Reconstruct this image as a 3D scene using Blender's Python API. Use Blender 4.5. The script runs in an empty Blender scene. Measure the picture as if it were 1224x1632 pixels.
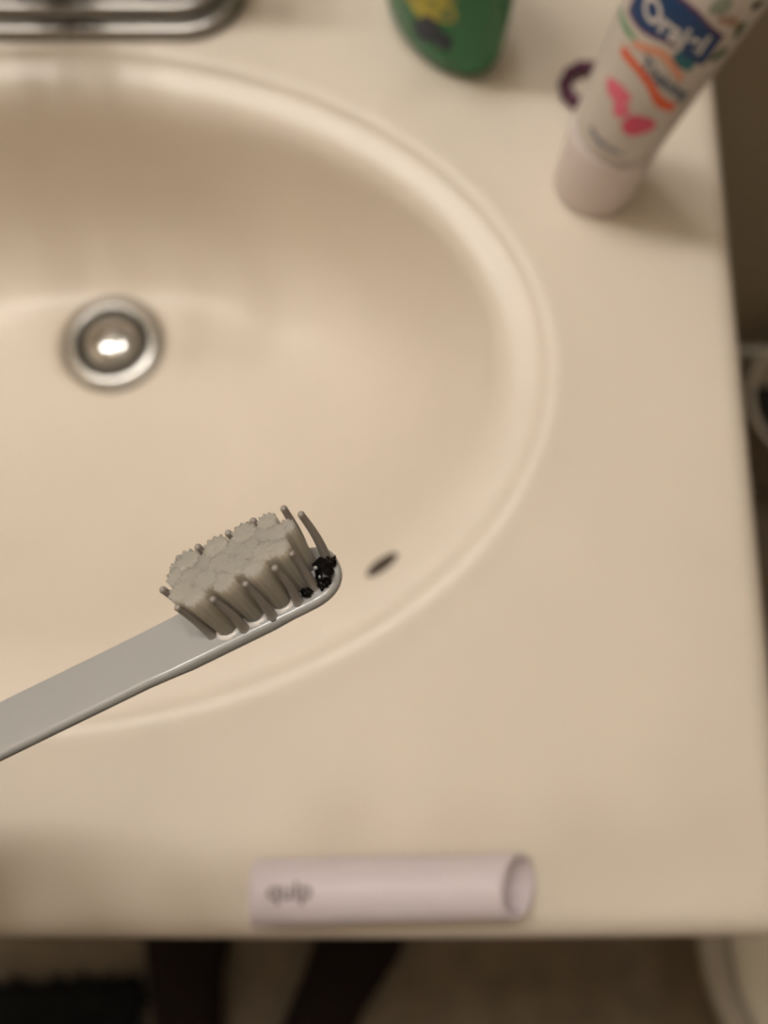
import bpy, bmesh, math, random
from mathutils import Vector, Matrix, noise
random.seed(7)
PI = math.pi
sc = bpy.context.scene
C = sc.collection
MM = 0.001

# ------------------------------------------------------------------ camera
TILT = math.radians(11.2)
CT = 0.85                                    # height of the counter top
cam_d = bpy.data.cameras.new('camera'); cam = bpy.data.objects.new('camera', cam_d); C.objects.link(cam)
cam.location = (0, 0, CT + 0.34); cam.rotation_euler = (TILT, 0, 0)
cam_d.sensor_fit = 'HORIZONTAL'; cam_d.sensor_width = 36; cam_d.lens = 36.06
cam_d.clip_start = 0.01; cam_d.clip_end = 20
cam_d.dof.use_dof = True; cam_d.dof.focus_distance = 0.1365; cam_d.dof.aperture_fstop = 10.5
sc.camera = cam
# ------------------------------------------------------------------ world and exposure
w = bpy.data.worlds.new('world'); sc.world = w; w.use_nodes = True
w.node_tree.nodes['Background'].inputs[0].default_value = (1, .9, .78, 1)
w.node_tree.nodes['Background'].inputs[1].default_value = 0.3
sc.view_settings.view_transform = 'Standard'; sc.view_settings.look = 'None'
sc.view_settings.gamma = 1; sc.view_settings.use_curve_mapping = False
sc.view_settings.exposure = 0.0
LAMP = 49.0                                   # strength of the vanity globes
LAMP_COL = (1.0, 0.955, 0.92)
GLOBES = [(-0.73, 0.385, 1.98), (-0.50, 0.385, 1.98), (-0.27, 0.385, 1.98), (-0.04, 0.385, 1.98)]

# ------------------------------------------------------------------ materials
def mat(name, col, rough=.5, metal=0., noise_amt=0., noise_scale=20., bump=0., bump_scale=200., sss=0., trans=0., coat=0., emit=0., spec=.5, ior=1.45, sss_r=(.002, .0015, .001)):
    m = bpy.data.materials.new(name); m.use_nodes = True
    nt = m.node_tree; b = nt.nodes['Principled BSDF']
    c4 = (col[0], col[1], col[2], 1)
    b.inputs['Base Color'].default_value = c4
    b.inputs['Roughness'].default_value = rough; b.inputs['Metallic'].default_value = metal
    b.inputs['Specular IOR Level'].default_value = spec; b.inputs['IOR'].default_value = ior
    b.inputs['Transmission Weight'].default_value = trans; b.inputs['Coat Weight'].default_value = coat
    if sss:
        b.inputs['Subsurface Weight'].default_value = sss; b.inputs['Subsurface Radius'].default_value = sss_r
        b.inputs['Subsurface Scale'].default_value = 1.0
    if emit:
        b.inputs['Emission Color'].default_value = (*LAMP_COL, 1); b.inputs['Emission Strength'].default_value = emit
    tc = nt.nodes.new('ShaderNodeTexCoord')
    if noise_amt:
        n = nt.nodes.new('ShaderNodeTexNoise'); n.inputs['Scale'].default_value = noise_scale; n.inputs['Detail'].default_value = 4
        r = nt.nodes.new('ShaderNodeValToRGB')
        r.color_ramp.elements[0].position = .3; r.color_ramp.elements[1].position = .7
        r.color_ramp.elements[0].color = tuple(x * (1 - noise_amt) for x in col) + (1,)
        r.color_ramp.elements[1].color = tuple(min(1, x * (1 + noise_amt)) for x in col) + (1,)
        nt.links.new(tc.outputs['Object'], n.inputs['Vector']); nt.links.new(n.outputs['Fac'], r.inputs['Fac'])
        nt.links.new(r.outputs['Color'], b.inputs['Base Color'])
    if bump:
        n2 = nt.nodes.new('ShaderNodeTexNoise'); n2.inputs['Scale'].default_value = bump_scale; n2.inputs['Detail'].default_value = 3
        bp = nt.nodes.new('ShaderNodeBump'); bp.inputs['Strength'].default_value = bump; bp.inputs['Distance'].default_value = .001
        nt.links.new(tc.outputs['Object'], n2.inputs['Vector']); nt.links.new(n2.outputs['Fac'], bp.inputs['Height'])
        nt.links.new(bp.outputs['Normal'], b.inputs['Normal'])
    return m
def lin(r, g, b):
    return tuple(((x / 255 + .055) / 1.055) ** 2.4 if x / 255 > .04045 else x / 255 / 12.92 for x in (r, g, b))
M = dict(
    marble=mat('cultured_marble', (.77, .69, .585), rough=.30, noise_amt=.025, noise_scale=14, spec=.4),
    chrome=mat('chrome', (.52, .51, .49), rough=.13, metal=1),
    brushed=mat('brushed_chrome', (.30, .285, .265), rough=.28, metal=1, bump=.05, bump_scale=300),
    brush=mat('grey_plastic', (.365, .365, .355), rough=.24, sss=.15, spec=.5, coat=.7),
    rubber=mat('grey_rubber', (.27, .245, .22), rough=.27, sss=.2, spec=.7),
    tuft=mat('nylon_tuft', (.62, .61, .53), rough=.5, sss=.9, spec=.3, bump=.25, bump_scale=2500, sss_r=(.005, .0048, .004)),
    socket_glint=mat('glint_socket', lin(215, 210, 204), rough=.12, spec=.7),
    gunk=mat('black_residue', (.004, .003, .003), rough=.3, spec=.25),
    drop=mat('water_drop', (.8, .8, .78), rough=.05, spec=.8, trans=.5, ior=1.33),
    cover=mat('white_cover_plastic', lin(226, 216, 221), rough=.38, spec=.4, sss=.1),
    cover_ink=mat('grey_ink', lin(142, 132, 132), rough=.5),
    tube=mat('tube_plastic', lin(214, 206, 198), rough=.34, spec=.45, noise_amt=.02),
    cap=mat('cap_plastic', lin(226, 214, 210), rough=.42),
    blue=mat('print_blue', lin(22, 66, 118), rough=.35), white=mat('print_white', lin(225, 220, 218), rough=.4),
    drainm=mat('drain_chrome', (.52, .51, .48), rough=.25, metal=1), purple=mat('print_purple', lin(112, 66, 104), rough=.4), teal=mat('print_teal', lin(30, 110, 125), rough=.4),
    orange=mat('print_orange', lin(232, 92, 44), rough=.4), peach=mat('print_peach', lin(232, 160, 128), rough=.4),
    pink=mat('print_pink', lin(236, 112, 140), rough=.4), pink2=mat('print_deep_pink', lin(222, 76, 112), rough=.4),
    greyg=mat('print_grey_green', lin(150, 158, 140), rough=.4), green=mat('print_green', lin(112, 162, 122), rough=.4), leaf=mat('print_dark_green', lin(48, 82, 44), rough=.4),
    slate=mat('print_slate', lin(70, 92, 124), rough=.4), tan=mat('print_tan', lin(180, 150, 128), rough=.4),
    black=mat('print_black', lin(30, 32, 26), rough=.4),
    soap=mat('green_soap_plastic', lin(34, 118, 66), rough=.16, noise_amt=.06, noise_scale=30, sss=.35, trans=.12, sss_r=(.004, .012, .006)),
    yellow=mat('print_yellow', lin(176, 164, 48), rough=.4, noise_amt=.25, noise_scale=120), olive=mat('print_olive', lin(98, 118, 60), rough=.4, noise_amt=.2, noise_scale=120),
    navy=mat('print_navy', lin(10, 30, 50), rough=.4),
    elastic=mat('purple_elastic', lin(88, 46, 70), rough=.7, noise_amt=.35, noise_scale=90, bump=.6, bump_scale=900),
    wall=mat('painted_wall', lin(190, 178, 158), rough=.8, bump=.1, bump_scale=150),
    ceil=mat('ceiling_paint', lin(225, 218, 204), rough=.9), trimm=mat('trim_paint', lin(222, 214, 198), rough=.45),
    floor=mat('speckled_vinyl', lin(124, 110, 92), rough=.5, noise_amt=.18, noise_scale=22, bump=.2, bump_scale=120),
    wood=mat('painted_cabinet', lin(206, 192, 168), rough=.45), hole=mat('overflow_shade', lin(66, 55, 42), rough=.6),
    porcelain=mat('toilet_porcelain', lin(196, 188, 168), rough=.2, coat=.2), seat=mat('toilet_seat_plastic', lin(160, 150, 134), rough=.35),
    rug=mat('black_shag', (.006, .006, .005), rough=.95),
    trouser=mat('black_trousers', (.007, .006, .006), rough=.9, bump=.4, bump_scale=400),
    skin=mat('skin', lin(112, 62, 44), rough=.55, sss=.1), sock=mat('dark_sock', (.012, .0045, .0035), rough=.9, bump=.5, bump_scale=700),
    shirt=mat('dark_shirt', lin(48, 44, 46), rough=.9), hair=mat('dark_hair', (.01, .008, .006), rough=.6),
    bin=mat('bin_plastic', lin(212, 200, 182), rough=.4), liner=mat('black_bin_liner', (.012, .014, .011), rough=.35),
    globe=mat('lamp_globe', (.9, .85, .75), rough=.3, emit=LAMP), mirror=mat('mirror_glass', (.85, .86, .85), rough=.02, metal=1),
    eye=mat('eye_white', lin(225, 220, 214), rough=.2),
)

def translucent(m, col, f):
    nt = m.node_tree; b = nt.nodes['Principled BSDF']; out = nt.nodes['Material Output']
    t = nt.nodes.new('ShaderNodeBsdfTranslucent'); t.inputs['Color'].default_value = (*col, 1)
    x = nt.nodes.new('ShaderNodeMixShader'); x.inputs[0].default_value = f
    nt.links.new(b.outputs[0], x.inputs[1]); nt.links.new(t.outputs[0], x.inputs[2]); nt.links.new(x.outputs[0], out.inputs['Surface'])
translucent(M['tuft'], (.86, .80, .73), .55)
# ------------------------------------------------------------------ helpers
def link(name, bm, m, parent=None, smooth=True, loc=None):
    me = bpy.data.meshes.new(name)
    bmesh.ops.recalc_face_normals(bm, faces=bm.faces)
    bm.to_mesh(me); bm.free()
    o = bpy.data.objects.new(name, me); C.objects.link(o)
    me.materials.append(m)
    if smooth:
        for p in me.polygons: p.use_smooth = True
    if parent: o.parent = parent
    if loc: o.location = loc
    return o
def sharp(o, deg=35):
    me = o.data
    bm = bmesh.new(); bm.from_mesh(me)
    for e in bm.edges:
        if len(e.link_faces) == 2 and e.calc_face_angle(0) > math.radians(deg): e.smooth = False
    bm.to_mesh(me); bm.free(); return o
def thing(name, label, cat, loc=(0, 0, 0), rot=(0, 0, 0), group=None):
    o = bpy.data.objects.new(name, None); C.objects.link(o); o.location = loc; o.rotation_euler = rot
    o.empty_display_size = .02
    return tag(o, label, cat, group)
def tag(o, label, cat, group=None):
    o['label'] = label; o['category'] = cat
    if group: o['group'] = group
    return o
def struct(o):
    o['kind'] = 'structure'; return o
def loft(bm, rings, closed=True, cap0=True, cap1=True):
    vs = [[bm.verts.new(p) for p in r] for r in rings]
    n = len(rings[0])
    for a, b in zip(vs, vs[1:]):
        for i in range(n if closed else n - 1):
            j = (i + 1) % n
            bm.faces.new((a[i], a[j], b[j], b[i]))
    if cap0: bm.faces.new(vs[0])
    if cap1: bm.faces.new(vs[-1])
    return vs
def lathe(bm, prof, n=48, c=(0, 0, 0), cap0=True, cap1=True, sx=1, sy=1):
    loft(bm, [[(c[0] + r * sx * math.cos(2 * PI * i / n), c[1] + r * sy * math.sin(2 * PI * i / n), c[2] + z) for i in range(n)] for r, z in prof], True, cap0, cap1)
def box(bm, x0, x1, y0, y1, z0, z1, bev=0., seg=2):
    r = bmesh.ops.create_cube(bm, size=1)
    for v in r['verts']:
        v.co = Vector(((x0 + x1) / 2 + v.co.x * (x1 - x0), (y0 + y1) / 2 + v.co.y * (y1 - y0), (z0 + z1) / 2 + v.co.z * (z1 - z0)))
    if bev:
        es = list({e for v in r['verts'] for e in v.link_edges})
        bmesh.ops.bevel(bm, geom=es, offset=bev, segments=seg, affect='EDGES', profile=.5)
def sweep(bm, pts, rad, n=12, caps=True):
    pts = [Vector(p) for p in pts]; rings = []
    t0 = (pts[1] - pts[0]).normalized(); up = Vector((0, 0, 1)) if abs(t0.z) < .9 else Vector((1, 0, 0))
    nx = t0.cross(up).normalized()
    for i, p in enumerate(pts):
        t = (pts[min(i + 1, len(pts) - 1)] - pts[max(i - 1, 0)]).normalized()
        nx = (nx - t * nx.dot(t)).normalized(); ny = t.cross(nx)
        r = rad[i] if isinstance(rad, (list, tuple)) else rad
        rings.append([p + (nx * math.cos(2 * PI * k / n) + ny * math.sin(2 * PI * k / n)) * r for k in range(n)])
    loft(bm, rings, True, caps, caps)
def cr(xs, ys, x):
    """smooth (monotone cubic) reading of a table"""
    n = len(xs)
    if x <= xs[0]: return ys[0]
    if x >= xs[-1]: return ys[-1]
    d = [(ys[i + 1] - ys[i]) / (xs[i + 1] - xs[i]) for i in range(n - 1)]
    m = [d[0]] + [0 if d[i - 1] * d[i] <= 0 else 2 * d[i - 1] * d[i] / (d[i - 1] + d[i]) for i in range(1, n - 1)] + [d[-1]]
    for i in range(n - 1):
        if x <= xs[i + 1]:
            h = xs[i + 1] - xs[i]; t = (x - xs[i]) / h
            return (2 * t ** 3 - 3 * t ** 2 + 1) * ys[i] + (t ** 3 - 2 * t ** 2 + t) * h * m[i] + (-2 * t ** 3 + 3 * t ** 2) * ys[i + 1] + (t ** 3 - t ** 2) * h * m[i + 1]
def text_bm(body, size, fn, bold=0., cuts=2, sx=1.):
    """text laid through fn(u, v) -> point, centred on u = v = 0; the built-in font"""
    cu = bpy.data.curves.new('lettering', 'FONT'); cu.body = body; cu.size = size; cu.align_x = 'CENTER'; cu.align_y = 'CENTER'; cu.offset = bold
    to = bpy.data.objects.new('lettering', cu); C.objects.link(to); bpy.context.view_layer.update()
    me = bpy.data.meshes.new_from_object(to); bpy.data.objects.remove(to)
    bm = bmesh.new(); bm.from_mesh(me); bpy.data.meshes.remove(me)
    bmesh.ops.triangulate(bm, faces=bm.faces)
    for _ in range(cuts):
        long = [e for e in bm.edges if e.calc_length() > size * .12]
        if long: bmesh.ops.subdivide_edges(bm, edges=long, cuts=1); bmesh.ops.triangulate(bm, faces=bm.faces)
    for v in bm.verts: v.co = Vector(fn(v.co.x * sx, v.co.y))
    return bm
def strip(bm, fn, n, m, lo, hi, u0, u1):
    g = [[bm.verts.new(fn(u0 + (u1 - u0) * i / n, lo(i / n) + (hi(i / n) - lo(i / n)) * j / m)) for j in range(m + 1)] for i in range(n + 1)]
    for i in range(n):
        for j in range(m): bm.faces.new((g[i][j], g[i + 1][j], g[i + 1][j + 1], g[i][j + 1]))
def blob2(bm, fn, cu, cv, ru, rv, rot=0, n=20, wob=0.1, seed=0):
    c = bm.verts.new(fn(cu, cv)); prev = None
    for q in (.5, 1.):
        ring = []
        for i in range(n):
            a = 2 * PI * i / n; s = q * (1 + wob * math.sin(3 * a + seed) + wob * .6 * math.sin(5 * a + 2 * seed))
            x = ru * s * math.cos(a); y = rv * s * math.sin(a)
            ring.append(bm.verts.new(fn(cu + x * math.cos(rot) - y * math.sin(rot), cv + x * math.sin(rot) + y * math.cos(rot))))
        for i in range(n):
            j = (i + 1) % n
            if prev: bm.faces.new((prev[i], prev[j], ring[j], ring[i]))
            else: bm.faces.new((c, ring[i], ring[j]))
        prev = ring

# ------------------------------------------------------------------ the room
RX0, RX1, RY0, RY1, RH = -1.15, 1.05, -1.5, 0.462, 2.4
def slab(name, m, *b):
    bm = bmesh.new(); box(bm, *b); return struct(link(name, bm, m, smooth=False))
slab('floor', M['floor'], RX0, RX1, RY0, RY1, -.05, 0)
slab('ceiling', M['ceil'], RX0, RX1, RY0, RY1, RH, RH + .05)
slab('wall_back', M['wall'], RX0 - .05, RX1 + .05, RY1, RY1 + .05, 0, RH)
slab('wall_front', M['wall'], RX0 - .05, RX1 + .05, RY0 - .05, RY0, 0, RH)
slab('wall_left', M['wall'], RX0 - .05, RX0, RY0, RY1, 0, RH)
slab('wall_right', M['wall'], RX1, RX1 + .05, RY0, RY1, 0, RH)
def baseboard(name, *b):
    bm = bmesh.new(); box(bm, *b, bev=.004); return struct(link(name, bm, M['trimm'], smooth=False))
baseboard('baseboard_back', .18, RX1, RY1 - .012, RY1, 0, .12)
baseboard('baseboard_right', RX1 - .012, RX1, RY0, RY1 - .012, 0, .09)

# ------------------------------------------------------------------ counter with its integral basin
CX0, CX1, CY0, CY1 = -.516, .1725, -.1115, .44
SX, SY, SA, SB = -.172, .1405, .2485, .168       # outer rim ellipse
van = thing('vanity_countertop', 'cream cultured marble vanity countertop with integral oval basin', 'countertop', (0, 0, CT))
N = 160
angs = sorted(set([2 * PI * i / N for i in range(N)] + [math.atan2(y - SY, x - SX) % (2 * PI) for x in (CX0, CX1) for y in (CY0, CY1)]))
def rect_hit(a, ex):
    x0, x1, y0, y1 = CX0 - ex, CX1 + ex, CY0 - ex, CY1
    dx, dy = math.cos(a), math.sin(a); t = 9
    if dx > 1e-9: t = min(t, (x1 - SX) / dx)
    if dx < -1e-9: t = min(t, (x0 - SX) / dx)
    if dy > 1e-9: t = min(t, (y1 - SY) / dy)
    if dy < -1e-9: t = min(t, (y0 - SY) / dy)
    return SX + dx * t, SY + dy * t
def ell(a, d):
    # point of the ellipse (grown by d) in direction a from its centre
    ea, eb = SA + d, SB + d; dx, dy = math.cos(a), math.sin(a)
    t = 1 / math.sqrt((dx / ea) ** 2 + (dy / eb) ** 2)
    return SX + dx * t, SY + dy * t
bm = bmesh.new()
rings = []
for d, z in ((-.0005, -.0004), (.001, .0003), (.003, .0008), (.006, .0010), (.010, .0007), (.015, .0002), (.020, 0)):
    rings.append([(*ell(a, d), z) for a in angs])
R = .016
for i, q in enumerate((.35, .7)):
    rings.append([(ell(a, .02)[0] * (1 - q) + rect_hit(a, -R)[0] * q, ell(a, .02)[1] * (1 - q) + rect_hit(a, -R)[1] * q, 0) for a in angs])
for k in range(8):
    t = k / 7 * PI / 2
    rings.append([(*rect_hit(a, -R + R * math.sin(t)), -R + R * math.cos(t)) for a in angs])
rings.append([(*rect_hit(a, 0), -.030) for a in angs]); rings.append([(*rect_hit(a, -.006), -.034) for a in angs])
rings.append([(*rect_hit(a, -.03), -.034) for a in angs]); rings.append([(*ell(a, 0), -.034) for a in angs]); rings.append([(*ell(a, -.0003), -.010) for a in angs]); rings.append(rings[0])
# the front edge bows very slightly
def bow(p):
    x, y, z = p
    if y < -.06: y -= .0022 * (1 - ((x + .02) / .25) ** 2) * min(1, (-.06 - y) / .04) if abs(x + .02) < .25 else 0
    return (x, y, z)
rings = [[bow(p) for p in r] for r in rings]
loft(bm, rings, True, False, False); bmesh.ops.remove_doubles(bm, verts=bm.verts, dist=1e-7)
deck = link('deck', bm, M['marble'], van)
bm = bmesh.new()
prof = [  # z, half length, back y, front y  (mm)
    (-.4, 248.0, 308.0, -27.0), (-1.2, 247.3, 307.3, -26.3), (-2.3, 246.0, 306.0, -25.0), (-3.3, 244.0, 304.0, -23.0), (-4.3, 241.0, 300.8, -20.0),
    (-5.5, 237.5, 297.2, -16.3), (-7.0, 234.6, 294.0, -12.2), (-9.4, 232.0, 291.2, -7.3), (-13, 229.4, 288.8, -1.0), (-20, 226.4, 286.4, 7), (-33, 220, 284, 18), (-50, 211, 281, 31), (-70, 198, 277, 48),
    (-90, 181, 271, 68), (-104, 161, 264, 87), (-114, 136, 256, 107), (-120.5, 104, 248, 130), (-124, 68, 241, 151), (-126, 31, 234, 172)]
S = [i for i in range(len(prof))]
rings = []
for k in range((len(prof) - 1) * 4 + 1):
    s = k / 4
    z, a, yb, yf = (cr(S, [p[c] for p in prof], s) * MM for c in range(4))
    cy, b = (yb + yf) / 2, (yb - yf) / 2
    cx = SX - .003 * min(1, s / 8)
    rings.append([(cx + a * math.cos(2 * PI * i / N), cy + b * math.sin(2 * PI * i / N), z) for i in range(N)])
for z, a, yb, yf in [(-134, 39, 242, 164), (-131, 80, 252, 136), (-127, 118, 258, 104), (-118, 152, 267, 72), (-98, 190, 277, 40), (-70, 212, 285, 16), (-45, 225, 291, -2), (-38, 246, 304, -22), (-2, 247.9, 307.9, -26.9)]:
    rings.append([(SX + a * MM * math.cos(2 * PI * i / N), ((yb + yf) / 2 + (yb - yf) / 2 * math.sin(2 * PI * i / N)) * MM, z * MM) for i in range(N)])
rings.append(rings[0])
loft(bm, rings, True, False, False); bmesh.ops.remove_doubles(bm, verts=bm.verts, dist=1e-7)
basin = link('basin', bm, M['marble'], van)
bm = bmesh.new(); box(bm, CX0, CX1, CY1 - .002, RY1, 0, .095, bev=.005, seg=3)
link('backsplash', bm, M['marble'], van, smooth=False)
# overflow slot under the basin rim: a disc, the hole's shade painted dark
bm = bmesh.new()
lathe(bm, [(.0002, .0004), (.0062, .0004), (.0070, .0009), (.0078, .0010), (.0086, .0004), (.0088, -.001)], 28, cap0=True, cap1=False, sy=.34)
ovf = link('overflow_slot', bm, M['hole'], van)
ovf['label'] = 'small dark oval overflow slot'
bpy.context.view_layer.update()
_, OV, on, _ = basin.ray_cast(Vector((-.0008, .0445, .05)), Vector((0, 0, -1)))
if on.z < 0: on = -on
ox = Vector((.80, .60, 0)); ox = (ox - on * ox.dot(on)).normalized()
ovf.matrix_local = Matrix.Translation(OV + on * .0006) @ Matrix((ox, on.cross(ox), on)).transposed().to_4x4()

# drain
dr = thing('sink_drain', 'round chrome drain with a domed pop-up stopper at the bottom of the basin', 'drain', (-.175, .203, CT - .126))
bm = bmesh.new()
lathe(bm, [(.0328, -.0006), (.0332, .0006), (.0324, .0008), (.0312, .0014), (.0300, .0020), (.0275, .0030), (.0255, .0035), (.0240, .0034), (.0228, .0022), (.0218, -.003), (.0210, -.012), (.0205, -.030), (.0205, -.045)], 64, cap0=False, cap1=True)
link('flange', bm, M['drainm'], dr)
bm = bmesh.new()
lathe(bm, [(.015, -.012), (.0175, -.003), (.0185, .0000), (.0184, .0018), (.0174, .0036), (.0150, .0054), (.011, .0070), (.007, .0079), (.0025, .0083), (.0003, .0083)], 64)
link('stopper', bm, M['chrome'], dr)

# ------------------------------------------------------------------ vanity cabinet (below the counter)
cab = thing('vanity_cabinet', 'painted vanity cabinet under the cream countertop', 'cabinet', (0, 0, 0))
bm = bmesh.new()
for b in ((CX0 + .02, CX0 + .038, -.09, .44, .0, CT - .036), (CX1 - .038, CX1 - .02, -.09, .44, .0, CT - .036), (CX0 + .038, CX1 - .038, -.09, .44, .09, .108),
          (CX0 + .038, CX1 - .038, -.02, .0, .0, .09), (CX0 + .038, CX1 - .038, -.09, -.072, CT - .10, CT - .036)): box(bm, *b)
link('carcass', bm, M['wood'], cab, smooth=False)
for i in range(2):
    x0 = CX0 + .022 + i * .3245; x1 = x0 + .320
    bm = bmesh.new(); box(bm, x0, x1, -.109, -.0905, .10, .742, bev=.003)
    d = link('door', bm, M['wood'], cab, smooth=False)
    bm = bmesh.new(); box(bm, x0 + .05, x1 - .05, -.1125, -.1095, .15, .69, bev=.0014); link('raised_panel', bm, M['wood'], d, smooth=False)
    kx = x1 - .03 if i == 0 else x0 + .03
    bm = bmesh.new(); sweep(bm, [(kx, -.109, .66), (kx, -.118, .66), (kx, -.122, .66), (kx, -.130, .66), (kx, -.134, .66)], [.005, .005, .011, .013, .006], 16); link('knob', bm, M['brushed'], d)

# ------------------------------------------------------------------ faucet
fau = thing('faucet', 'chrome centerset faucet with stepped deck plate behind the basin', 'faucet', (-.1785, .3475, CT + .0010))
def plate(bm, L, Wd, z0, z1, r, bev):
    pts = []
    for cxs, cys, a0 in ((1, 1, 0), (-1, 1, 90), (-1, -1, 180), (1, -1, 270)):
        for k in range(9):
            a = math.radians(a0 + k * 11.25); pts.append((cxs * (L - r) + r * math.cos(a), cys * (Wd - r) + r * math.sin(a)))
    def off(d): return [(x * (L - d) / L, y * (Wd - d) / Wd) for x, y in pts]
    rr = [[(x, y, z0) for x, y in off(0)]]
    for k in range(5):
        t = k / 4 * PI / 2; rr.append([(x, y, z1 - bev + bev * math.sin(t)) for x, y in off(bev - bev * math.cos(t))])
    loft(bm, rr)
bm = bmesh.new()
plate(bm, .1085, .0355, .0002, .0065, .0335, .003)
link('deck_plate', bm, M['brushed'], fau)
bm = bmesh.new(); plate(bm, .1010, .0285, .0064, .0130, .027, .0032); link('plate_step', bm, M['brushed'], fau)
bm = bmesh.new(); plate(bm, .0935, .0215, .0129, .0200, .0205, .0034); link('plate_crown', bm, M['brushed'], fau)
bm = bmesh.new()
sweep(bm, [(0, 0, .019), (0, 0, .045), (0, -.006, .062), (0, -.022, .074), (0, -.05, .079), (0, -.085, .075), (0, -.112, .067), (0, -.122, .058), (0, -.124, .052)],
      [.022, .0205, .0185, .0165, .0145, .0135, .0128, .0125, .0122], 24)
link('spout', bm, M['chrome'], fau)
for s in (-1, 1):
    bm = bmesh.new(); lathe(bm, [(.0215, .019), (.0205, .034), (.0175, .050), (.0165, .062), (.0002, .062)], 32, c=(s * .063, 0, 0)); hb = link('handle_base', bm, M['chrome'], fau)
    bm = bmesh.new(); sweep(bm, [(s * .063, 0, .060), (s * .063, 0, .068), (s * .073, -.003, .076), (s * .092, -.009, .082), (s * .112, -.015, .086), (s * .116, -.016, .086)], [.0155, .0160, .0140, .0120, .0105, .004], 20)
    link('lever', bm, M['chrome'], hb)

# ------------------------------------------------------------------ toothpaste tube standing on its cap
TC = Vector((.1036, .2330))
EV = Vector((.913, -.407))                       # to the right as seen, the wide direction of the tube
FN = Vector((-.407, -.913))                      # the printed face
def yaw2(v, a): return Vector((v.x * math.cos(a) - v.y * math.sin(a), v.x * math.sin(a) + v.y * math.cos(a)))
E2, F2 = yaw2(EV, math.radians(6)), yaw2(FN, math.radians(6))
HS = [0, 45, 60, 80, 100, 116, 135, 158, 166]
HW = [20.5, 20.8, 21.2, 22, 22.8, 24, 27, 31.5, 31.8]
HD = [20.5, 20.6, 20.2, 19, 17.2, 15, 10, 2.2, .8]
def tube_c(h): return 6.5 * (max(0, h - 30) / 86) ** 1.3
def tube_s(u, h, off=.12):
    """u: arc length in mm from the middle of the printed face, h: height in mm; point in metres relative to the base"""
    wv, dv = cr(HS, HW, h), cr(HS, HD, h)
    a = u / ((wv + dv) / 2)
    x = (wv + off) * math.sin(a); y = (dv + off) * math.cos(a)
    p = E2 * (x) + F2 * y + EV * tube_c(h)
    return Vector((p.x * MM, p.y * MM, h * MM))
tp = thing('toothpaste_tube', 'white children\'s toothpaste tube standing on its cap at the right end of the counter', 'toothpaste', (TC.x, TC.y, CT + .0003))
bm = bmesh.new()
rings = []
for h in [41.5, 42.5, 44, 50, 58, 66, 74, 82, 90, 98, 106, 114, 122, 130, 138, 146, 152, 158, 162, 166]:
    wv, dv = cr(HS, HW, h), cr(HS, HD, h)
    if h == 41.5: wv -= 1.6; dv -= 1.6
    if h == 42.5: wv -= .6; dv -= .6
    rings.append([tuple(((E2 * (wv * math.cos(t)) + F2 * (dv * math.sin(t)) + EV * tube_c(h)) * MM).to_tuple()) + (h * MM,) for t in [2 * PI * i / 56 for i in range(56)]])
loft(bm, rings); body = link('tube_body', bm, M['tube'], tp)
bm = bmesh.new()
lathe(bm, [(.0185, 0), (.0197, .0006), (.0202, .002), (.0206, .020), (.0208, .038), (.0206, .0400), (.0196, .0408), (.0003, .0408)], 56)
cap = link('cap', bm, M['cap'], tp); cap['label'] = 'pale frosted screw cap'
def on_tube(u0, h0, off=.14, slope=0., curve=0.):
    return lambda u, v: tube_s(u0 + u, h0 + v + slope * u + curve * u * u, off)
def decal(name, bm, m): return link(name, bm, m, tp, smooth=False)
def curve_of(pts):
    xs, ys = [p[0] for p in pts], [p[1] for p in pts]
    return lambda t: cr(xs, ys, xs[0] + (xs[-1] - xs[0]) * t)
def band(name, m, lo, hi, off=.10, n=26):
    bm = bmesh.new(); strip(bm, lambda u, v: tube_s(u, v, off), n, 3, curve_of(lo), curve_of(hi), lo[0][0], lo[-1][0]); return decal(name, bm, m)
band('banner_outline', M['purple'], [(-20.5, 105.0), (-12, 103.6), (-3, 104.2), (5, 99.5), (12.5, 97)], [(-20.5, 119), (-10, 121.5), (-1.5, 119.2), (7.5, 113.2), (12.5, 110)], .07)
band('brand_banner', M['blue'], [(-19.5, 106), (-12, 104.6), (-3, 105.4), (5, 100.6), (12, 98)], [(-19.5, 118), (-10, 120.3), (-1.5, 118), (7.5, 112), (12, 109)], .11)
band('banner_tail', M['teal'], [(1, 98.0), (5, 96.2), (9, 94.6)], [(1, 103.5), (5, 100.8), (9, 99.5)], .09)
decal('brand_lettering', text_bm('Orajel', 10.4, on_tube(-3.2, 109.4, .2, -.32), bold=.30, sx=.90), M['white'])
band('peach_arc', M['peach'], [(-13, 96.8), (-3.5, 98.4), (8, 89.5)], [(-13, 99.4), (-3.5, 101.6), (8, 93)], .10)
decal('product_lettering', text_bm('Training', 6.8, on_tube(3.4, 88.8, .2, -.60), bold=.26, sx=.95), M['slate'])
band('orange_wave', M['orange'], [(-16, 91.2), (-9, 89.8), (-2, 85.6), (5, 77.5), (12.5, 73.8)], [(-16, 95.0), (-9, 93.0), (-2, 89.4), (5, 82.6), (12.5, 78.2)], .10)
bm = bmesh.new(); blob2(bm, on_tube(-10.6, 77), 0, 0, 6.0, 4.0, -.1, wob=.06); blob2(bm, on_tube(-6.2, 71.2), 0, 0, 3.4, 4.2, .3, wob=.05, seed=1); decal('pink_fruit', bm, M['pink'])
bm = bmesh.new(); blob2(bm, on_tube(2.8, 66.2, .18), 0, 0, 6.4, 5.6, .2, wob=.06, seed=2); decal('deep_pink_fruit', bm, M['pink2'])
decal('small_lettering', text_bm('Fluoride-free', 4.2, on_tube(-5.6, 50.8, .16, -.25), bold=.22, sx=.8), M['slate'])
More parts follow.
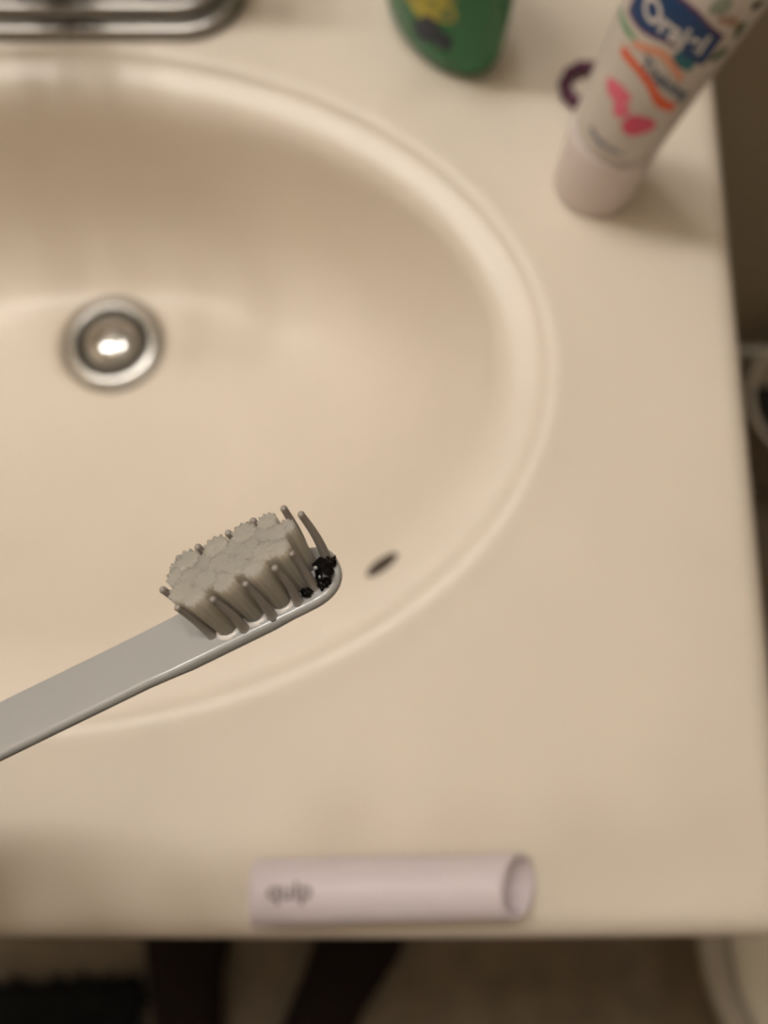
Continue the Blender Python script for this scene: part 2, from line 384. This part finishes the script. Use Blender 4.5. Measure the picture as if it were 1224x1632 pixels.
bm = bmesh.new(); blob2(bm, on_tube(-19.5, 100.5, .12), 0, 0, 7.5, 1.6, -.12, wob=.05); decal('green_leaf', bm, M['green'])
bm = bmesh.new(); blob2(bm, on_tube(17, 111, .12), 0, 0, 1.6, 4.0, .3, wob=.08); blob2(bm, on_tube(16, 101, .12), 0, 0, 3.2, 2.4, .9, wob=.08); decal('dark_leaf', bm, M['leaf'])
bm = bmesh.new(); blob2(bm, on_tube(11, 115.5, .12), 0, 0, 4.5, 1.6, -.4, wob=.15, seed=3); decal('tan_shape', bm, M['tan'])
bm = bmesh.new(); blob2(bm, on_tube(5.5, 121, .14), 0, 0, 2.6, 3.6, -.1, wob=.1, seed=3); decal('grey_green_shape', bm, M['greyg'])
bm = bmesh.new(); blob2(bm, on_tube(16, 121, .14), 0, 0, 1.8, 1.8, 0, wob=.05); decal('black_dot', bm, M['black'])

# ------------------------------------------------------------------ green soap bottle
BC = Vector((.0300, .3200)); BA = Vector((math.cos(math.radians(130)), math.sin(math.radians(130)))); BF = Vector((math.cos(math.radians(220)), math.sin(math.radians(220))))
bot = thing('soap_bottle', 'green hand soap bottle with a yellow label standing behind the basin', 'bottle', (BC.x, BC.y, CT + .0003))
bh = [0, 1.2, 4, 9, 16, 40, 80, 110, 125, 134, 140, 150]
bs = [.74, .84, .93, .98, 1, 1.02, 1.02, .98, .86, .62, .38, .36]
def bottle_s(u, h, off=0.):
    s = cr(bh, bs, h); wv, dv = 38 * s + off, 22 * s + off
    if h > 125: k = min(1, (h - 125) / 15); wv = wv * (1 - k) + 13.5 * k; dv = dv * (1 - k) + 13.5 * k
    p = BA * (wv * math.cos(u)) + BF * (dv * math.sin(u)); return Vector((p.x * MM, p.y * MM, h * MM))
bm = bmesh.new()
loft(bm, [[bottle_s(2 * PI * i / 64, h) for i in range(64)] for h in (0, .5, 1.2, 2.5, 4, 6, 9, 12, 16, 28, 40, 60, 80, 95, 110, 118, 125, 130, 134, 137, 140, 150)])
link('bottle_body', bm, M['soap'], bot)
def lab(name, m, off, u0, u1, lo, hi):
    bm = bmesh.new(); strip(bm, lambda u, v: bottle_s(u, v, off), 20, 6, lo, hi, u0, u1); return link(name, bm, M[m], bot, smooth=False)
lab('label', 'olive', .10, .55, 2.25, lambda t: 26 + 10 * t * t, lambda t: 92 + 8 * math.sin(t * PI))
bf = lambda u0, h0, off: (lambda x, y: bottle_s(u0 + x / 26, h0 + y, off))
bm = bmesh.new(); blob2(bm, bf(1.80, 40, .18), 0, 0, 11, 12, -.2, wob=.12, seed=1); blob2(bm, bf(1.5, 58, .18), 0, 0, 10, 9, .2, wob=.12, seed=3); link('label_flower', bm, M['yellow'], bot, smooth=False)
bm = bmesh.new(); blob2(bm, bf(1.93, 23, .26), 0, 0, 8.5, 7, .5, wob=.22, seed=4); blob2(bm, bf(1.2, 31, .26), 0, 0, 6, 4, .2, wob=.2, seed=2); blob2(bm, bf(2.0, 60, .26), 0, 0, 6, 8, .2, wob=.2, seed=5); link('label_print', bm, M['navy'], bot, smooth=False)
bm = bmesh.new(); lathe(bm, [(.0155, .1405), (.0155, .158), (.0145, .160), (.006, .1605), (.0045, .162), (.0045, .178), (.009, .179), (.0095, .190), (.008, .192), (.0003, .192)], 32)
pump = link('pump', bm, M['white'], bot)
bm = bmesh.new(); sweep(bm, [(0, 0, .186), (-.012, -.010, .187), (-.026, -.022, .186), (-.031, -.026, .181)], [.006, .005, .0042, .004], 14); link('nozzle', bm, M['white'], pump)

# ------------------------------------------------------------------ purple hair elastic
bm = bmesh.new(); rings = []
for i in range(56):
    a = 2 * PI * i / 56; rr = .0031 * (1 + .12 * math.sin(11 * a)); c = Vector((.0108 * math.cos(a), .0108 * math.sin(a), .0034))
    rings.append([c + Vector((math.cos(a) * math.cos(b), math.sin(a) * math.cos(b), math.sin(b))) * rr for b in [2 * PI * k / 12 for k in range(12)]])
rings.append(rings[0]); loft(bm, rings, True, False, False); bmesh.ops.remove_doubles(bm, verts=bm.verts, dist=1e-6)
he = link('hair_elastic', bm, M['elastic'], loc=(.1015, .2840, CT + .0002)); tag(he, 'small purple hair elastic lying behind the toothpaste tube', 'hair tie')

# ------------------------------------------------------------------ toothbrush cover lying on the counter
CR, CL = .01215, .1145
cv = thing('toothbrush_cover', 'white plastic tube-shaped toothbrush cover lying near the front edge of the counter', 'cover', (-.0520, -.0885, CT + CR), (0, 0, math.radians(1.2)))
bm = bmesh.new(); n = 56
def cring(x, r, sl): return [(x - sl * (r * math.sin(a)) / CR, r * math.cos(a), r * math.sin(a)) for a in [2 * PI * i / n for i in range(n)]]
SL = .0088
rings = [cring(.0000, .0004, 0), cring(.0000, CR * .80, 0), cring(.0004, CR * .93, 0), cring(.0018, CR, 0), cring(.03, CR, 0), cring(.07, CR, 0), cring(CL - SL - .002, CR, SL * .92), cring(CL - SL - .0006, CR, SL), cring(CL - SL, CR * .97, SL),
         cring(CL - SL, CR * .885, SL), cring(CL - SL - .0006, CR * .86, SL), cring(CL - SL - .012, CR * .85, SL * .4), cring(.05, CR * .84, 0), cring(.01, CR * .82, 0), cring(.008, .0004, 0)]
loft(bm, rings); link('sleeve', bm, M['cover'], cv)
def on_cover(u, v):
    a = math.radians(106) + v / (CR * 1000)          # round the barrel, facing up and a little to the front
    return Vector((.0160 + u * MM, -(CR + .0001) * math.cos(a), (CR + .0001) * math.sin(a)))
link('brand_lettering', text_bm('quip', 9.0, on_cover, bold=.32, sx=1.12), M['cover_ink'], cv, smooth=False)

# ------------------------------------------------------------------ the toothbrush, held over the basin
# local axes: x along the handle to the head, y across the face, z the way the bristles point
cr_m = cam.rotation_euler.to_matrix()
def camdir(v): return cr_m @ Vector(v)
TH = math.radians(45)
U = Vector((.899, .438, 0)); P = Vector((-.438, .899, 0)); Z = Vector((0, 0, 1))
U = U.normalized(); P = P.normalized()
V = P * math.cos(TH) - Z * math.sin(TH); Nn = P * math.sin(TH) + Z * math.cos(TH)
org = Vector((-.02172, -.01548, -.1378))
bl = Vector(cam.location) + camdir(org)
rotm = Matrix((camdir(U), camdir(V), camdir(Nn))).transposed()
tb = thing('toothbrush', 'light grey manual toothbrush with black residue in its bristles, held over the basin', 'toothbrush', bl, rotm.to_euler())
def outline(g):
    """closed outline of the head and neck in mm, grown by g"""
    pts = []
    L, Wf, Wb = 15.0, -6.25, 7.4
    for x in [-75, -60, -45, -32, -24, -19, -16, -13, -9, -4, 0, 4, 7]: pts.append((x, Wf - g + (.25 if x < -19 else 0)))
    cx, cy, ra, rb = 7.2, (Wf + Wb) / 2, L - 7.2 + g, (Wb - Wf) / 2 + g
    for k in range(1, 24):
        a = -PI / 2 + PI * k / 24
        ca, sa = math.cos(a), math.sin(a)
        pts.append((cx + ra * abs(ca) ** .82, cy + rb * (abs(sa) ** .82) * (1 if sa >= 0 else -1)))
    for x in [7, 4, 0, -4, -9, -12, -14.5, -17, -20, -24, -32, -45, -60, -75]:
        wb = cr([-26, -17, -9], [6.1, 6.35, 7.4], x); pts.append((x, wb + g))
    return pts
def bulge(x): return cr([-19.5, -17.2, -.4, 1.6], [0, .38, .38, 0], x)
layers = [(-1.0, 0), (-.75, -.03), (-.45, -.14), (-.2, -.36), (-.05, -.68), (.02, -1.05), (.02, -1.5), (-.28, -2.05), (-.8, -2.6), (-1.6, -2.95), (-2.6, -3.05)]
bm = bmesh.new()
loft(bm, [[(x * MM, y * MM, (z - (bulge(x) if z < -1 else 0)) * MM) for x, y in outline(g)] for g, z in layers])
nk = link('head_and_neck', bm, M['brush'], tb); sharp(nk, 60)
bm = bmesh.new()
def hring(x, w, t, zc): return [(x * MM, w * math.cos(a) * MM, (zc + t * math.sin(a)) * MM) for a in [2 * PI * i / 28 for i in range(28)]]
loft(bm, [hring(-74.5, 5.6, 1.6, -1.5), hring(-75.2, 6.6, 4.2, -2), hring(-78, 7.2, 6.2, -2.2), hring(-90, 7.4, 7.2, -2.2), hring(-170, 7.4, 7.2, -2.2), hring(-182, 7.2, 7.0, -2.2), hring(-185, 6, 5.8, -2.2)])
link('handle', bm, M['brush'], tb)
# tall rubber bristles round the rim, each slightly bent
front = [(-10.5, -2.7), (-4.6, -4.6), (.8, -4.8), (5.9, -4.5), (9.4, -3.1)]
back = [(-7.8, 6.0), (-4.6, 6.2), (.7, 6.2), (4.8, 6.0), (10.0, 4.8)]
ends = [(-11.5, 1.0), (13.3, 1.8)]
LR = 10.8
for i, (x, y) in enumerate(front + back + ends):
    bm = bmesh.new()
    fx = x * .012 + random.uniform(-.02, .02) - .045; fy = (.015 if y < -2 else .10 if y > 4 else .06) + random.uniform(-.015, .015)
    if i == 0: fx += .05; LR = 10.4
    if i == 4: fx -= .05
    if i == 11: fx -= .12; fy += .02
    pts = [];rad = []; LR = 9.7 if y < -2 else 11.6 if x > 9 else 11.0
    for k in range(9):
        t = k / 8; z = LR * t
        pts.append((( x + fx * z + .35 * math.sin(t * PI) * (1 if i % 2 else .6)) * MM, (y + fy * z) * MM, z * MM)); rad.append((.92 - .30 * t) * MM)
    e = Vector(pts[-1]) - Vector(pts[-2]); e.normalize()
    for dz, r in ((.16, .66), (.40, .60), (.62, .44), (.74, .22)): pts.append(tuple(Vector(pts[8]) + e * dz * MM)); rad.append(r * MM)
    pts.insert(0, (pts[0][0], pts[0][1], -.2 * MM)); rad.insert(0, 1.15 * MM); rad[1] = 1.0 * MM
    sweep(bm, pts, rad, 16)
    link('rubber_bristle', bm, M['rubber'], tb)
# nylon tufts
rt = random.Random(3)
def tuft(x, y, r, L, sy=1.):
    bm = bmesh.new(); rings = []; n = 44; ph = rt.uniform(0, 6)
    lean = .10 * (y / 6) ; leanx = -.045 + x * .004
    jag = [rt.uniform(-.13, .13) for _ in range(n)]
    for t in (-.02, .05, .15, .35, .6, .8, .93, 1.):
        rr = r * 1.18 * (1 + .10 * t)
        ring = []
        for i in range(n):
            a = 2 * PI * i / n; f = 1 + (.05 + .04 * t) * math.cos(11 * a + ph) + .02 * math.sin(17 * a)
            z = (L + 1.0) * t + (jag[i] + 0.12 * math.cos(11 * a + ph) if t == 1. else 0)
            ring.append(((x + leanx * z + rr * f * math.cos(a)) * MM, (y + lean * z + rr * sy * f * math.sin(a)) * MM, z * MM))
        rings.append(ring)
    for q, dz in ((.72, .16), (.4, .12), (.12, .2)):
        rings.append([((x + leanx * L + (p[0] / MM - x - leanx * L) * q) * MM, (y + lean * L + (p[1] / MM - y - lean * L) * q) * MM, (L + 1.0 + dz + rt.uniform(-.08, .08)) * MM) for p in rings[7]])
    loft(bm, rings); return link('tuft', bm, M['tuft'], tb)
sock = []
for x in (-7.3, -2.0, 3.2):
    tuft(x, -2.75, 1.5, 10.5); sock.append((x, -2.75, 1.6))
    tuft(x, .9, 1.75, 10.4); tuft(x, 4.6, 1.75, 10.4)
for x in (-9.2, -4.8, .5, 5.6):
    tuft(x, -.8, 1.65, 10.5); tuft(x, 2.7, 1.75, 10.2)
tuft(8.0, -1.5, 1.4, 10.5); tuft(8.2, 1.7, 1.6, 10.2); tuft(7.4, 4.7, 1.4, 10.3); tuft(10.1, 2.2, 1.2, 10.0); tuft(-9.4, 4.9, 1.1, 9.8)
for x, y, r in sock:  # raised collars, whitened so their colour carries the highlight at the tuft bases
    bm = bmesh.new(); lathe(bm, [(r + 1.0, -.02), (r + .86, .22), (r + .6, .40), (r + .3, .40), (r - .1, .2)], 30, cap0=False, cap1=False)
    for v in bm.verts:
        v.co = Vector(((x + v.co.x) * MM, (y + v.co.y) * MM, v.co.z * MM))
    link('glint_socket', bm, M['socket_glint'], tb)
    bm = bmesh.new(); lathe(bm, [(.30, 0), (.26, .10), (.14, .17), (.01, .19)], 12)
    for v in bm.verts: v.co = Vector(((x + .5 + v.co.x) * MM, (y - 2.35 + v.co.y) * MM, v.co.z * MM))
    link('water_drop', bm, M['drop'], tb)
# black residue at the head's tip
def lump(name, c, r, seed, m, amp=.5, sub=3):
    bm = bmesh.new(); bmesh.ops.create_icosphere(bm, subdivisions=sub, radius=1)
    for v in bm.verts:
        d = v.co.normalized(); k = 1 + amp * noise.noise(d * 2.1 + Vector((seed, 0, 0))) + amp * .5 * noise.noise(d * 5 + Vector((0, seed, 0)))
        v.co = Vector(((c[0] + d.x * r[0] * k) * MM, (c[1] + d.y * r[1] * k) * MM, (c[2] + d.z * r[2] * k) * MM))
    return link(name, bm, m, tb)
lump('residue', (12.0, -1.4, .9), (1.5, 2.7, 1.15), 3.1, M['gunk'], .8)
lump('residue', (13.4, .4, .6), (1.2, 1.5, .8), 8.3, M['gunk'], .7)
lump('residue', (11.2, -3.3, .5), (1.1, 1.2, .6), 6.3, M['gunk'], .7)
lump('residue', (8.0, -3.9, .6), (1.0, .8, .9), 5.1, M['gunk'], .6)
lump('residue_bead', (11.1, -.9, 2.05), (.42, .42, .42), 1.1, M['drop'], .1, 2)
lump('residue_bead', (11.3, -2.9, 1.6), (.36, .40, .36), 1.7, M['drop'], .1, 2)

# ------------------------------------------------------------------ lamp and mirror above the vanity (out of frame)
bm = bmesh.new(); box(bm, -.50, .16, .452, RY1, 1.0, 1.58, bev=.002)
tag(link('mirror', bm, M['mirror'], smooth=False), 'flat frameless mirror on the wall above the vanity', 'mirror')
lf = thing('vanity_light', 'vanity light bar with four glowing globes on the back wall', 'lamp', (-.385, RY1, 1.98))
bm = bmesh.new(); box(bm, -.42, .42, -.03, 0, -.05, .05, bev=.006, seg=3); link('light_bar', bm, M['brushed'], lf, smooth=False)
for x, y, z in GLOBES:
    bm = bmesh.new(); sweep(bm, [(x + .385, -.03, 0), (x + .385, y - RY1 + .045, 0)], .022, 20); link('lamp_socket', bm, M['brushed'], lf)
    bm = bmesh.new(); bmesh.ops.create_uvsphere(bm, u_segments=28, v_segments=18, radius=.060); link('globe', bm, M['globe'], lf, loc=(x + .385, y - RY1, 0))
# ------------------------------------------------------------------ toilet at the right, its bowl pointing to the vanity
toi = thing('toilet', 'pale closed-lid toilet standing on the floor to the right of the vanity', 'toilet', (.49, -.24, 0))
def egg(x0, x1, w, z, n=56):
    # rounded front at x0, squarer back at x1
    r = []
    for i in range(n):
        a = 2 * PI * i / n; ca, sa = math.cos(a), math.sin(a)
        xm = 0.0
        x = xm + (x1 - xm) * (abs(ca) ** .7) if ca > 0 else xm + (x0 - xm) * abs(ca)
        r.append((x, w * (1 if sa > 0 else -1) * abs(sa) ** (.8 if ca > 0 else 1), z))
    return r
bm = bmesh.new(); loft(bm, [egg(-.09, .30, .105, .0), egg(-.09, .30, .105, .02), egg(-.08, .30, .095, .06), egg(-.085, .30, .10, .16), egg(-.12, .29, .135, .26), egg(-.165, .28, .172, .34), egg(-.180, .28, .185, .375), egg(-.180, .28, .186, .395), egg(-.172, .27, .178, .400)]); link('bowl', bm, M['porcelain'], toi)
bm = bmesh.new(); loft(bm, [egg(-.196, .235, .197, .401), egg(-.200, .24, .200, .405), egg(-.200, .24, .200, .416), egg(-.195, .235, .195, .420)]); link('seat', bm, M['seat'], toi)
bm = bmesh.new(); loft(bm, [egg(-.174, .235, .178, .4205), egg(-.178, .24, .180, .424), egg(-.178, .24, .180, .434), egg(-.172, .235, .175, .440), egg(-.14, .21, .145, .443)]); link('lid', bm, M['porcelain'], toi)
bm = bmesh.new(); box(bm, .335, .545, -.225, .225, .36, .73, bev=.025, seg=4); link('tank', bm, M['porcelain'], toi)
bm = bmesh.new(); box(bm, .325, .550, -.235, .235, .731, .765, bev=.012, seg=3); link('tank_lid', bm, M['porcelain'], toi)
bm = bmesh.new(); box(bm, .22, .40, -.10, .10, .02, .37, bev=.03, seg=3); link('pedestal_back', bm, M['porcelain'], toi)
# ------------------------------------------------------------------ waste bin beyond the counter's right end
bi = thing('waste_bin', 'small pale waste bin on the floor right of the counter, dark liner inside', 'bin', (.553, .330, 0))
bm = bmesh.new(); lathe(bm, [(.0003, .001), (.066, .001), (.068, .004), (.085, .250), (.089, .254), (.090, .260), (.087, .263), (.083, .260), (.0815, .250), (.064, .008), (.0003, .008)], 48, cap0=False, cap1=False); link('bin_body', bm, M['bin'], bi)
bm = bmesh.new(); lathe(bm, [(.0700, .105), (.0715, .116), (.064, .122), (.045, .112), (.02, .126), (.0003, .118)], 40)
for v in bm.verts: v.co.z += .010 * noise.noise(v.co * 40)
link('bin_liner', bm, M['liner'], bi)
# ------------------------------------------------------------------ black shag mat on the floor
mt = thing('shag_mat', 'black shaggy bath mat on the floor left of the feet', 'mat', (-.655, -.788, 0), (0, 0, math.radians(3)))
mb = random.Random(11)
bm = bmesh.new(); box(bm, -.33, .33, -.33, .33, 0, .012, bev=.005); link('mat_backing', bm, M['rug'], mt)
verts, faces = [], []
for _ in range(9000):
    x, y = mb.uniform(-.335, .335), mb.uniform(-.335, .335)
    if mb.random() < .25: y = mb.choice((1,)) * .335 + mb.uniform(-.02, .004)
    a = mb.uniform(0, 2 * PI); ln = mb.uniform(.012, .032); h = mb.uniform(.012, .034)
    k = len(verts); wd = .0032; dx, dy = math.cos(a), math.sin(a)
    for q, ww in ((0, 1), (.55, .8), (1, .15)):
        cx, cy, cz = x + dx * ln * q * q, y + dy * ln * q * q, .006 + h * math.sin(q * 1.9)
        verts += [(cx - dy * wd * ww, cy + dx * wd * ww, cz), (cx + dy * wd * ww, cy - dx * wd * ww, cz)]
    faces += [(k, k + 1, k + 3, k + 2), (k + 2, k + 3, k + 5, k + 4)]
me = bpy.data.meshes.new('pile'); me.from_pydata(verts, [], faces); me.materials.append(M['rug'])
pile = bpy.data.objects.new('pile', me); C.objects.link(pile); pile.parent = mt; pile['kind'] = 'stuff'

# ------------------------------------------------------------------ the person at the basin (feet in view, the rest above and behind the frame)
ax = lambda u: bl + camdir(U) * (u - .022) - camdir(Nn) * .0022     # a point on the handle's axis
uw = camdir(U).normalized()
q = Vector((-.20, .30, -.90)); q = (q - uw * q.dot(uw)).normalized(); s_ = uw.cross(q)
V_, E_, R_ = [], [], []
def node(p, r, parent=None):
    V_.append(Vector(p)); R_.append(r if isinstance(r, tuple) else (r, r))
    if parent is not None: E_.append((parent, len(V_) - 1))
    return len(V_) - 1
def chain(par, *ps):
    for p, r in ps: par = node(p, r, par)
    return par
hip = node((-.185, -.53, .94), (.15, .105))
for sx, fx in ((-1, -.272), (1, -.098)):
    h2 = chain(hip, ((-.185 + sx * .085, -.53, .87), .088), ((-.185 + sx * .090, -.525, .70), .078))
    chain(h2, ((fx + .0, -.515, .49), .058), ((fx, -.535, .34), .056), ((fx, -.545, .12), .038), ((fx, -.535, .065), .036), ((fx + (.03 if sx > 0 else .005), -.46, .038), .028), ((fx + (.06 if sx > 0 else .01), -.39, .03), .022))
waist = chain(hip, ((-.185, -.535, 1.06), (.125, .095)), ((-.185, -.53, 1.20), (.145, .105)), ((-.185, -.52, 1.33), (.155, .10)))
neck0 = chain(waist, ((-.185, -.505, 1.425), (.080, .062)))
neck = chain(neck0, ((-.182, -.480, 1.480), .056))
head = chain(neck, ((-.178, -.450, 1.535), (.064, .074)), ((-.175, -.440, 1.585), (.076, .094)), ((-.173, -.440, 1.645), (.074, .090)), ((-.172, -.443, 1.685), (.050, .056)))
rs = chain(waist, ((-.185 + .17, -.515, 1.385), .056), ((.055, -.55, 1.24), .044), ((.075, -.56, 1.11), .037), ((.075, -.50, .99), .034), ((.065, -.44, .885), .024))
# hanging right hand
pr = chain(rs, ((.062, -.425, .845), (.03, .016)))
for k, (dx, ln) in enumerate(((-.027, .070), (-.009, .082), (.009, .078), (.026, .062))):
    chain(pr, ((.062 + dx, -.415, .805), .0095), ((.062 + dx * 1.05, -.408, .805 - ln * .5), .0085), ((.062 + dx * 1.05, -.414, .805 - ln * .8), .0078), ((.062 + dx, -.424, .805 - ln), .0065))
chain(pr, ((.028, -.408, .838), .011), ((.010, -.398, .815), .0095), ((.004, -.396, .788), .008))
wr = ax(-.158) + q * .088
ls = chain(waist, ((-.185 - .17, -.515, 1.385), .056), ((-.43, -.50, 1.22), .044), ((-.46, -.42, 1.06), .039), ((-.38, -.31, .99), .036), (wr + Vector((-.055, -.095, .006)), .028), (wr, .023))
pl = chain(ls, (ax(-.138) + q * .066, (.024, .018)))
for u, ln in ((-.104, 1), (-.123, 1.06), (-.142, 1.0), (-.159, .88)):
    k = pl
    for ph, rr, rad in ((20, .034, .0105), (62, .0215, .0092), (125, .0172, .0082), (185, .0165, .0076), (225, .0160, .0064)):
        a = math.radians(ph * (ln if ph > 90 else 1)); k = node(ax(u) + (q * math.cos(a) + s_ * math.sin(a)) * rr, rad, k)
k = pl
for u, ph, rr, rad in ((-.118, -45, .040, .0125), (-.100, -75, .026, .0105), (-.088, -100, .0175, .0090), (-.084, -135, .0165, .0072)):
    a = math.radians(ph); k = node(ax(u) + (q * math.cos(a) + s_ * math.sin(a)) * rr, rad, k)
me = bpy.data.meshes.new('person'); me.from_pydata([tuple(v) for v in V_], E_, []); me.update()
po = bpy.data.objects.new('person', me); C.objects.link(po)
mod = po.modifiers.new('skin', 'SKIN'); mod.use_smooth_shade = True; mod.branch_smoothing = .4
for i, sv in enumerate(me.skin_vertices[0].data): sv.radius = R_[i]; sv.use_root = (i == 0)
sub = po.modifiers.new('sub', 'SUBSURF'); sub.levels = 2; sub.render_levels = 2
bpy.context.view_layer.update()
ev = po.evaluated_get(bpy.context.evaluated_depsgraph_get())
me2 = bpy.data.meshes.new_from_object(ev); me2.name = 'person'
po.modifiers.clear(); po.data = me2; me2.materials.clear()
for m in ('skin', 'trouser', 'shirt'): me2.materials.append(M[m])
handc = ax(-.13)
for p in me2.polygons:
    c = p.center; p.use_smooth = True
    bare = c.z > 1.455 or (c - handc).length < .125 or ((c - Vector((.06, -.42, .84))).length < .11 and c.x > -.03 and c.y > -.47) or c.z < .085
    p.material_index = 0 if bare else (1 if c.z < .97 and not (c.x > .015 and c.z > .86) else 2)
tag(po, 'person in black trousers standing at the basin, only the feet in view', 'person')
for sx, fx, rot in ((-1, -.268, 4), (1, -.062, -27)):
    bm = bmesh.new(); rings = []
    for t in [i / 14 for i in range(15)]:
        y = -.145 + .285 * t
        w = cr([0, .1, .3, .5, .75, .92, 1], [.012, .040, .045, .049, .060, .046, .012], t); h = cr([0, .08, .3, .5, .75, .92, 1], [.02, .062, .075, .078, .058, .036, .012], t)
        rings.append([(w * math.cos(a), y, max(.0015, h * .5 + h * .5 * math.sin(a))) for a in [2 * PI * i / 24 for i in range(24)]])
    loft(bm, rings)
    sl = link('slipper', bm, M['sock'], po, loc=(fx, -.425, 0)); sl.rotation_euler.z = math.radians(rot)
# hair and eyes
bm = bmesh.new(); bmesh.ops.create_uvsphere(bm, u_segments=32, v_segments=20, radius=1)
for v in list(bm.verts):
    if v.co.z < -.15 and v.co.y > -.2: bm.verts.remove(v)
for v in bm.verts: v.co = Vector((-.174 + v.co.x * .090, -.452 + v.co.y * .098, 1.622 + v.co.z * .098 * (1.0 if v.co.z > 0 else 1.4)))
link('hair', bm, M['hair'], po)
for sx in (-1, 1):
    bm = bmesh.new(); bmesh.ops.create_uvsphere(bm, u_segments=16, v_segments=12, radius=.0125); link('eye', bm, M['eye'], po, loc=(-.175 + sx * .031, -.362, 1.600))
    bm = bmesh.new(); bmesh.ops.create_uvsphere(bm, u_segments=12, v_segments=8, radius=1)
    for v in bm.verts: v.co = Vector((v.co.x * .009, v.co.y * .018, v.co.z * .031))
    link('ear', bm, M['skin'], po, loc=(-.176 + sx * .084, -.445, 1.592))
bm = bmesh.new(); sweep(bm, [(-.175, -.354, 1.610), (-.175, -.344, 1.590), (-.175, -.333, 1.569), (-.175, -.347, 1.562)], [.007, .009, .014, .008], 12); link('nose', bm, M['skin'], po)
bm = bmesh.new(); sweep(bm, [(-.197, -.362, 1.540), (-.187, -.358, 1.542), (-.175, -.356, 1.542), (-.163, -.358, 1.542), (-.153, -.362, 1.540)], [.002, .005, .006, .005, .002], 10); link('mouth', bm, mat('lips', lin(120, 58, 50), rough=.5), po)
